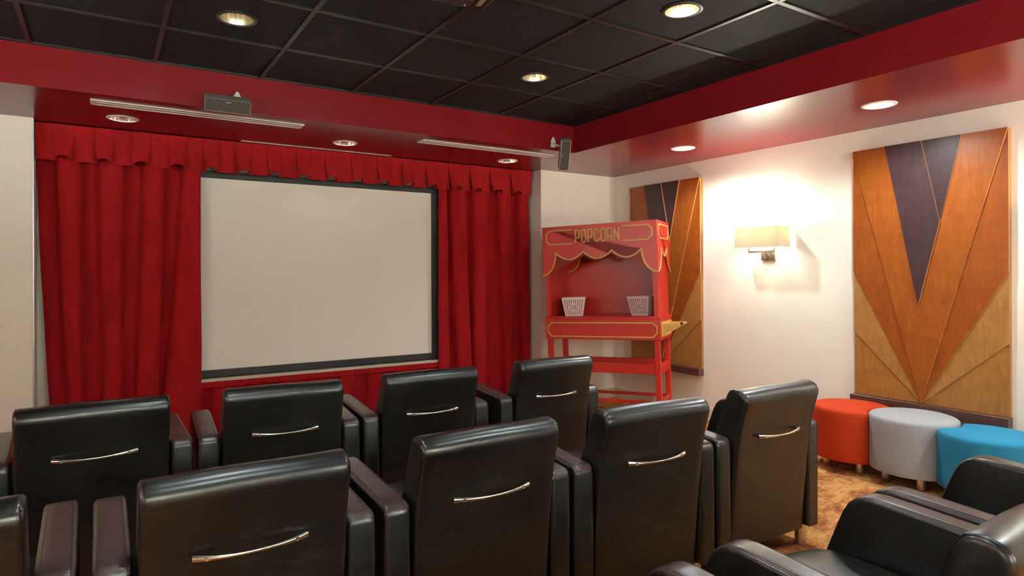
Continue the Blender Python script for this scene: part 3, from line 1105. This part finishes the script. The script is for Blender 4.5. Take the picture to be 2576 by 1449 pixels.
for i, ch in enumerate('POPCORN'):
    x0 = -.2085 + i * LP + .005
    z0 = 1.6365
    bm = bmesh.new()
    for si, (pl, cl_) in enumerate(letter(ch, LW, LH)):
        pl2 = [(x0 + u, z0 + v) for u, v in pl]
        ribbon(bm, pl2, .0125, FR, .010, .0165 + .0002 * si, cl_)
    obj('letter', bm, M['cart_gold'], word)
# gold push handle brackets on the right side
bm = bmesh.new()
bx(bm, h2 - .001, h2 + .010, .035, CD - .012, .782, .906, .002, 1)
obj('handle_plate', bm, M['cart_gold'], cart)
for y0 in (.065, .375):
    bm = bmesh.new()
    MPh = lambda u, v, d: Vector((h2 + .010 + u, y0 + d, v))
    poly_plate(bm, [(0, .797), (0, .892), (.130, .892), (.141, .888), (.143, .880), (.138, .874)], MPh, 0, .018)
    o = obj('handle_bracket', bm, M['cart_gold'], cart)
    if y0 < .2: continue
    bm = bmesh.new()
    lathe(bm, [(.016, 0), (.013, .002), (.008, .0015), (0, .001)], 20)
    q = obj('rod_socket', bm, M['w_base'], o, 40)
    q.location = (h2 + .010 + .098, y0 - .0002, .873)
    q.rotation_euler = (PI / 2, 0, 0)

# popcorn tubs on the cart counter
CARTM = Matrix.Translation(cart.location) @ cart.rotation_euler.to_matrix().to_4x4()
def text_mesh(body, size, shear=0):
    c = bpy.data.curves.new('txt', 'FONT')
    c.body = body
    c.size = size
    c.align_x = 'CENTER'
    c.extrude = 0
    c.offset = size * .022
    o = bpy.data.objects.new('txt', c)
    COL.objects.link(o)
    dg = bpy.context.evaluated_depsgraph_get()
    me = bpy.data.meshes.new_from_object(o.evaluated_get(dg))
    bpy.data.objects.remove(o)
    return me
def tub(lx, ly, rot, label):
    p = CARTM @ Vector((lx, ly, .9625))
    t = empty('popcorn_tub', p, 0, label, 'popcorn tub', 'striped popcorn tubs on the cart')
    t.rotation_euler = (Matrix.Rotation(CT, 3, 'Z') @ Matrix.Rotation(TILT, 3, 'Y') @ Matrix.Rotation(rot, 3, 'Z')).to_euler()
    b, a, h = .080, .110, .172
    bm = bmesh.new()
    n = 8
    bot, top = [], []
    cor = [(-1, -1), (1, -1), (1, 1), (-1, 1)]
    def side(k, f, v, out=0):
        """point on side k at fraction f (0..1), height v (0..1)"""
        w = b + (a - b) * v
        p0, p1 = cor[k], cor[(k + 1) % 4]
        return Vector(((p0[0] + (p1[0] - p0[0]) * f) * w, (p0[1] + (p1[1] - p0[1]) * f) * w, h * v))
    for k in range(4):
        seg = 7 * 6
        prevb = prevt = None
        for i in range(seg + 1):
            f = i / seg
            sc = .035 * abs(math.sin(PI * f * 7))
            vb_ = bm.verts.new(side(k, f, 0))
            vt_ = bm.verts.new(side(k, f, .965 + sc))
            if prevb: bm.faces.new((prevb, vb_, vt_, prevt))
            prevb, prevt = vb_, vt_
    bmesh.ops.remove_doubles(bm, verts=bm.verts[:], dist=1e-5)
    quad(bm, (-b, -b, .001), (b, -b, .001), (b, b, .001), (-b, b, .001))
    obj('tub_body', bm, M['tub'], t)
    # printed stripes, ring and words on the two striped sides
    for k in (0, 2):
        bm = bmesh.new()
        nrm = Vector((0, -1 if k == 0 else 1, 0))
        def on(f, v): return side(k, f, v) + nrm * .0010
        cc, cr_ = (.5, .46), .225
        for i in range(9):
            f = .08 + .84 * i / 8 if False else .105 + .79 * i / 8
            wd_ = .015
            def inside(v):
                ww = (b + (a - b) * v)
                du = (f - cc[0]) * 2 * ww
                dv = (v - cc[1]) * h
                return math.hypot(du, dv) < .041
            runs, st = [], None
            for j in range(61):
                v = .085 + .80 * j / 60
                if not inside(v):
                    if st is None: st = v
                    last = v
                elif st is not None:
                    runs.append((st, last)); st = None
            if st is not None: runs.append((st, last))
            for v0, v1 in runs:
                quad(bm, on(f - wd_, v0), on(f + wd_, v0), on(f + wd_, v1), on(f - wd_, v1))
        R_ = .036
        ring = []
        for i in range(33):
            an = 2 * PI * i / 32
            v = cc[1] + R_ * math.sin(an) / h
            ww = (b + (a - b) * v)
            f = .5 + R_ * math.cos(an) / (2 * ww)
            v2 = cc[1] + (R_ - .003) * math.sin(an) / h
            ww2 = (b + (a - b) * v2)
            f2 = .5 + (R_ - .003) * math.cos(an) / (2 * ww2)
            ring.append((on(f, v), on(f2, v2)))
        for (p1, q1), (p2, q2) in zip(ring, ring[1:]):
            quad(bm, p1, p2, q2, q1)
        st_ = obj('printed_stripes', bm, M['tub_red'], t)
        st_['kind'] = 'thing'
        slope = math.atan2(a - b, h)
        for body, dz, sz in (('POP', .003, .023), ('CORN', -.016, .023)):
            me = text_mesh(body, sz)
            me.materials.append(M['tub_red'])
            o = bpy.data.objects.new('printed_word', me)
            COL.objects.link(o)
            o.parent = t
            v = cc[1] + dz / h
            ww = b + (a - b) * v
            yy = -ww - .0012 if k == 0 else ww + .0012
            rz = 0 if k == 0 else PI
            o.matrix_local = Matrix.Translation((0, yy, h * v)) @ Matrix.Rotation(rz, 4, 'Z') @ Matrix.Rotation(PI / 2 + slope, 4, 'X')
    return t
tub(-.298, .155, math.radians(17), 'red and white striped popcorn tub at the left end of the cart counter')
tub(.350, .190, math.radians(-16), 'red and white striped popcorn tub at the right end of the cart counter')

# ------------------------------------------------------------------ armchairs
BACK = [(.020, .095), (.016, .16), (.004, .32), (-.006, .44), (-.018, .54), (-.028, .62), (-.043, .69), (-.058, .745), (-.066, .775), (-.066, .795), (-.058, .812), (-.042, .824), (-.020, .831), (.002, .832), (.022, .826), (.036, .808), (.050, .772), (.073, .705), (.105, .625), (.145, .53), (.182, .44), (.200, .39), (.200, .25), (.200, .095)]
ARM = [(.000, .100), (.000, .35), (.000, .585), (.004, .604), (.015, .616), (.034, .621), (.12, .627), (.25, .635), (.40, .644), (.47, .647), (.505, .644), (.533, .633), (.556, .612), (.575, .578), (.598, .52), (.634, .42), (.660, .31), (.680, .20), (.690, .100)]
def worn_sheen(me, nz, zmin, mat='leather_worn_sheen'):
    """upward faces rubbed brown by use, lightened to carry reflected light too"""
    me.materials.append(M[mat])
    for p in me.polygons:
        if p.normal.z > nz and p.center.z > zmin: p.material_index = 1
def make_chair():
    t = empty('armchair', (0, 0, 0))
    bm = loft_x(BACK, .548, .017, 5, 0, 14, .0016, 3)
    back = obj('backrest', bm, M['leather'], t, 35)
    # seams along both side edges of the back
    for s in (-1, 1):
        bm = bmesh.new()
        P = inset_loop(BACK, .0035)
        tube(bm, [(s * .2655, y, z) for y, z in P[0:20]], .0022, 6)
        obj('piping', bm, M['leather'], back, 60)
    for s in (-1, 1):
        bm = loft_x(ARM, .092, .016, 4, s * .329, 4, .0008, 5 + s)
        arm = obj('arm', bm, M['leather'], t, 35)
        worn_sheen(arm.data, .55, .5, 'leather_arm')
        for q in (-1, 1):
            bm = bmesh.new()
            P = inset_loop(ARM, .0005)
            tube(bm, [(s * .329 + q * .0325, y, z) for y, z in P[1:18]], .0013, 5)
            obj('arm_seam', bm, M['stitch'], arm, 60)
    seatp = [(.185, .30), (.185, .425), (.21, .440), (.35, .449), (.50, .452), (.58, .450), (.625, .440), (.652, .418), (.665, .385), (.668, .345), (.660, .315), (.640, .30)]
    obj('seat', loft_x(seatp, .560, .03, 5, 0, 10, 0, 9, .034), M['leather'], t, 40)
    obj('seat_base', loft_x([(.19, .10), (.19, .298), (.655, .298), (.665, .12), (.655, .10)], .560, .008, 2, 0, 2), M['leather'], t, 35)
    # pull handle
    n = 24
    pts, rs = [], []
    for i in range(n + 1):
        u = -1 + 2 * i / n
        x = .149 * u
        z = .613
        e = 1 - u * u
        y = -.0365 - .026 * (1 - abs(u) ** 2.4)
        pts.append((x, y, z - .004 * e))
        rs.append(.0038 + .0062 * abs(u) ** 1.6)
    bm = bmesh.new()
    tube(bm, pts, 0, 12, rs, .8)
    hd = obj('pull_handle', bm, M['steel'], t, 50)
    for s in (-1, 1):
        bm = bmesh.new()
        lathe(bm, [(0, .0012), (.003, .0012), (.0032, .0026), (.0052, .0026), (.0056, 0)], 16)
        o = obj('screw', bm, M['chrome'], hd, 40)
        u = .79
        o.location = (s * .149 * u, -.0365 - .026 * (1 - u ** 2.4) - .0058, .612)
        o.rotation_euler = (PI / 2, 0, 0)
    for s in (-1, 1):
        for y in (.055, .585):
            bm = bmesh.new()
            cyl(bm, .0270, .004, .101, s * .304, y, 28)
            cyl(bm, .0250, 0, .004, s * .304, y, 28)
            obj('leg', bm, M['chrome'], t, 40)
    return t

CH = [
    ((-.028, 3.067, .047), 'row of armchairs nearest the screen', 'black leather armchair in the row nearest the screen, standing before the left curtain'),
    ((.737, 3.059, -.046), 'row of armchairs nearest the screen', 'black leather armchair in the row nearest the screen, before its lower left corner'),
    ((1.515, 3.069, -.027), 'row of armchairs nearest the screen', 'black leather armchair in the row nearest the screen, before its lower right corner'),
    ((2.367, 3.086, -.020), 'row of armchairs nearest the screen', 'black leather armchair in the row nearest the screen, close to the popcorn cart'),
    ((-.432, 1.862, .02), 'middle row of armchairs', 'black leather armchair cut off at the lower left edge, its arm beside the next chair'),
    ((.347, 1.835, .004), 'middle row of armchairs', 'black leather armchair at the lower left, largest backrest in view with its whole pull handle'),
    ((1.128, 1.845, .004), 'middle row of armchairs', 'black leather armchair in the middle row, between the largest backrest and the next chair'),
    ((1.892, 1.820, -.056), 'middle row of armchairs', 'black leather armchair in the middle row, just below the popcorn cart'),
    ((2.673, 1.806, -.016), 'middle row of armchairs', 'black leather armchair at the end of the middle row beside the orange ottoman'),
    ((.862, .560, 0), 'row of armchairs nearest the viewer', 'black leather armchair of which only one arm tip shows at the bottom edge'),
    ((1.762, .560, 0), 'row of armchairs nearest the viewer', 'black leather armchair facing away from view at lower right with its seat cushion showing'),
    ((2.550, .560, 0), 'row of armchairs nearest the viewer', 'black leather armchair at the right edge, its arms in front of the blue ottoman'),
]
proto = make_chair()
for i, ((x, y, a), g, lb) in enumerate(CH):
    o = proto if i == 0 else copy_tree(proto)
    o.location = (x, y, 0)
    o.rotation_euler = (0, 0, a)
    tag(o, lb, 'armchair', g)

# ------------------------------------------------------------------ ottomans
def ottoman(cx_, cy_, r, h, bites, mat, label, legs, zb_=.082, rt_=.045):
    """round pouffe; bites: list of (dx, dy, r) circles that are cut out of the plan"""
    t = empty('ottoman', (cx_, cy_, 0), 0, label, 'ottoman', 'round ottomans along the panelled wall')
    n = 96
    plan = []
    for i in range(n):
        a = 2 * PI * i / n
        d = Vector((math.cos(a), math.sin(a)))
        rad = r
        for bxx, byy, br in bites:
            c = Vector((bxx, byy))
            # pull back to the near intersection with the bite circle
            p = d.dot(c)
            q = c.length_squared - br * br
            disc = p * p - q
            if disc > 0 and p > 0:
                tt = p - math.sqrt(disc)
                if tt < rad: rad = tt
        plan.append((d, rad))
    bm = bmesh.new()
    prof = [(.92, zb_), (1, zb_ + .012)]
    rings = []
    def ring(ins, z):
        return [bm.verts.new((d.x * max(.01, rad - ins), d.y * max(.01, rad - ins), z)) for d, rad in plan]
    rings.append(ring(.012, zb_))
    rings.append(ring(.003, zb_ + .004))
    rings.append(ring(0, zb_ + .014))
    for k in range(1, 6):
        rings.append(ring(0, zb_ + .014 + (h - rt_ - zb_ - .014) * k / 5))
    for k in range(1, 7):
        a = PI / 2 * k / 6
        rings.append(ring(rt_ - rt_ * math.cos(a), h - rt_ * .75 + rt_ * .60 * math.sin(a) - .0))
    for k in range(1, 5):
        f = k / 5
        rings.append([bm.verts.new((d.x * (rad - rt_) * (1 - f), d.y * (rad - rt_) * (1 - f), h - rt_ * .15 + .008 * math.sin(PI / 2 * f))) for d, rad in plan])
    for A, B in zip(rings, rings[1:]):
        for i in range(n):
            bm.faces.new((A[i], A[(i + 1) % n], B[(i + 1) % n], B[i]))
    bm.faces.new(rings[0][::-1])
    bm.faces.new(rings[-1])
    obj('cushion', bm, mat, t, 32)
    for lx, ly in legs:
        bm = bmesh.new()
        cyl(bm, .0245, .004, zb_ + .004, lx - cx_, ly - cy_, 24)
        cyl(bm, .0230, 0, .004, lx - cx_, ly - cy_, 24)
        obj('leg', bm, M['chrome'], t, 40)
    return t
gx, gy, gr = 4.440, 2.000, .246
ox, oy = 4.440, 2.392
bx_, by_ = 4.400, 1.585
ottoman(ox, oy, .247, .440, [(gx - ox, gy - oy, gr + .003)], M['ott_red'], 'orange red round ottoman beside the end chair of the middle row',
        [(4.373, 2.524), (4.359, 2.292), (4.62, 2.50), (4.62, 2.30)])
ottoman(gx, gy, gr, .445, [], M['ott_grey'], 'grey tweed round ottoman between the orange and the blue one',
        [(4.363, 2.130), (4.331, 1.908), (4.63, 2.10), (4.63, 1.91)])
ottoman(bx_, by_, .247, .425, [(gx - bx_, gy - by_, gr + .003)], M['ott_blue'], 'turquoise blue round ottoman at the right edge, partly behind a chair arm',
        [(4.32, 1.66), (4.32, 1.47), (4.56, 1.66), (4.57, 1.48)])
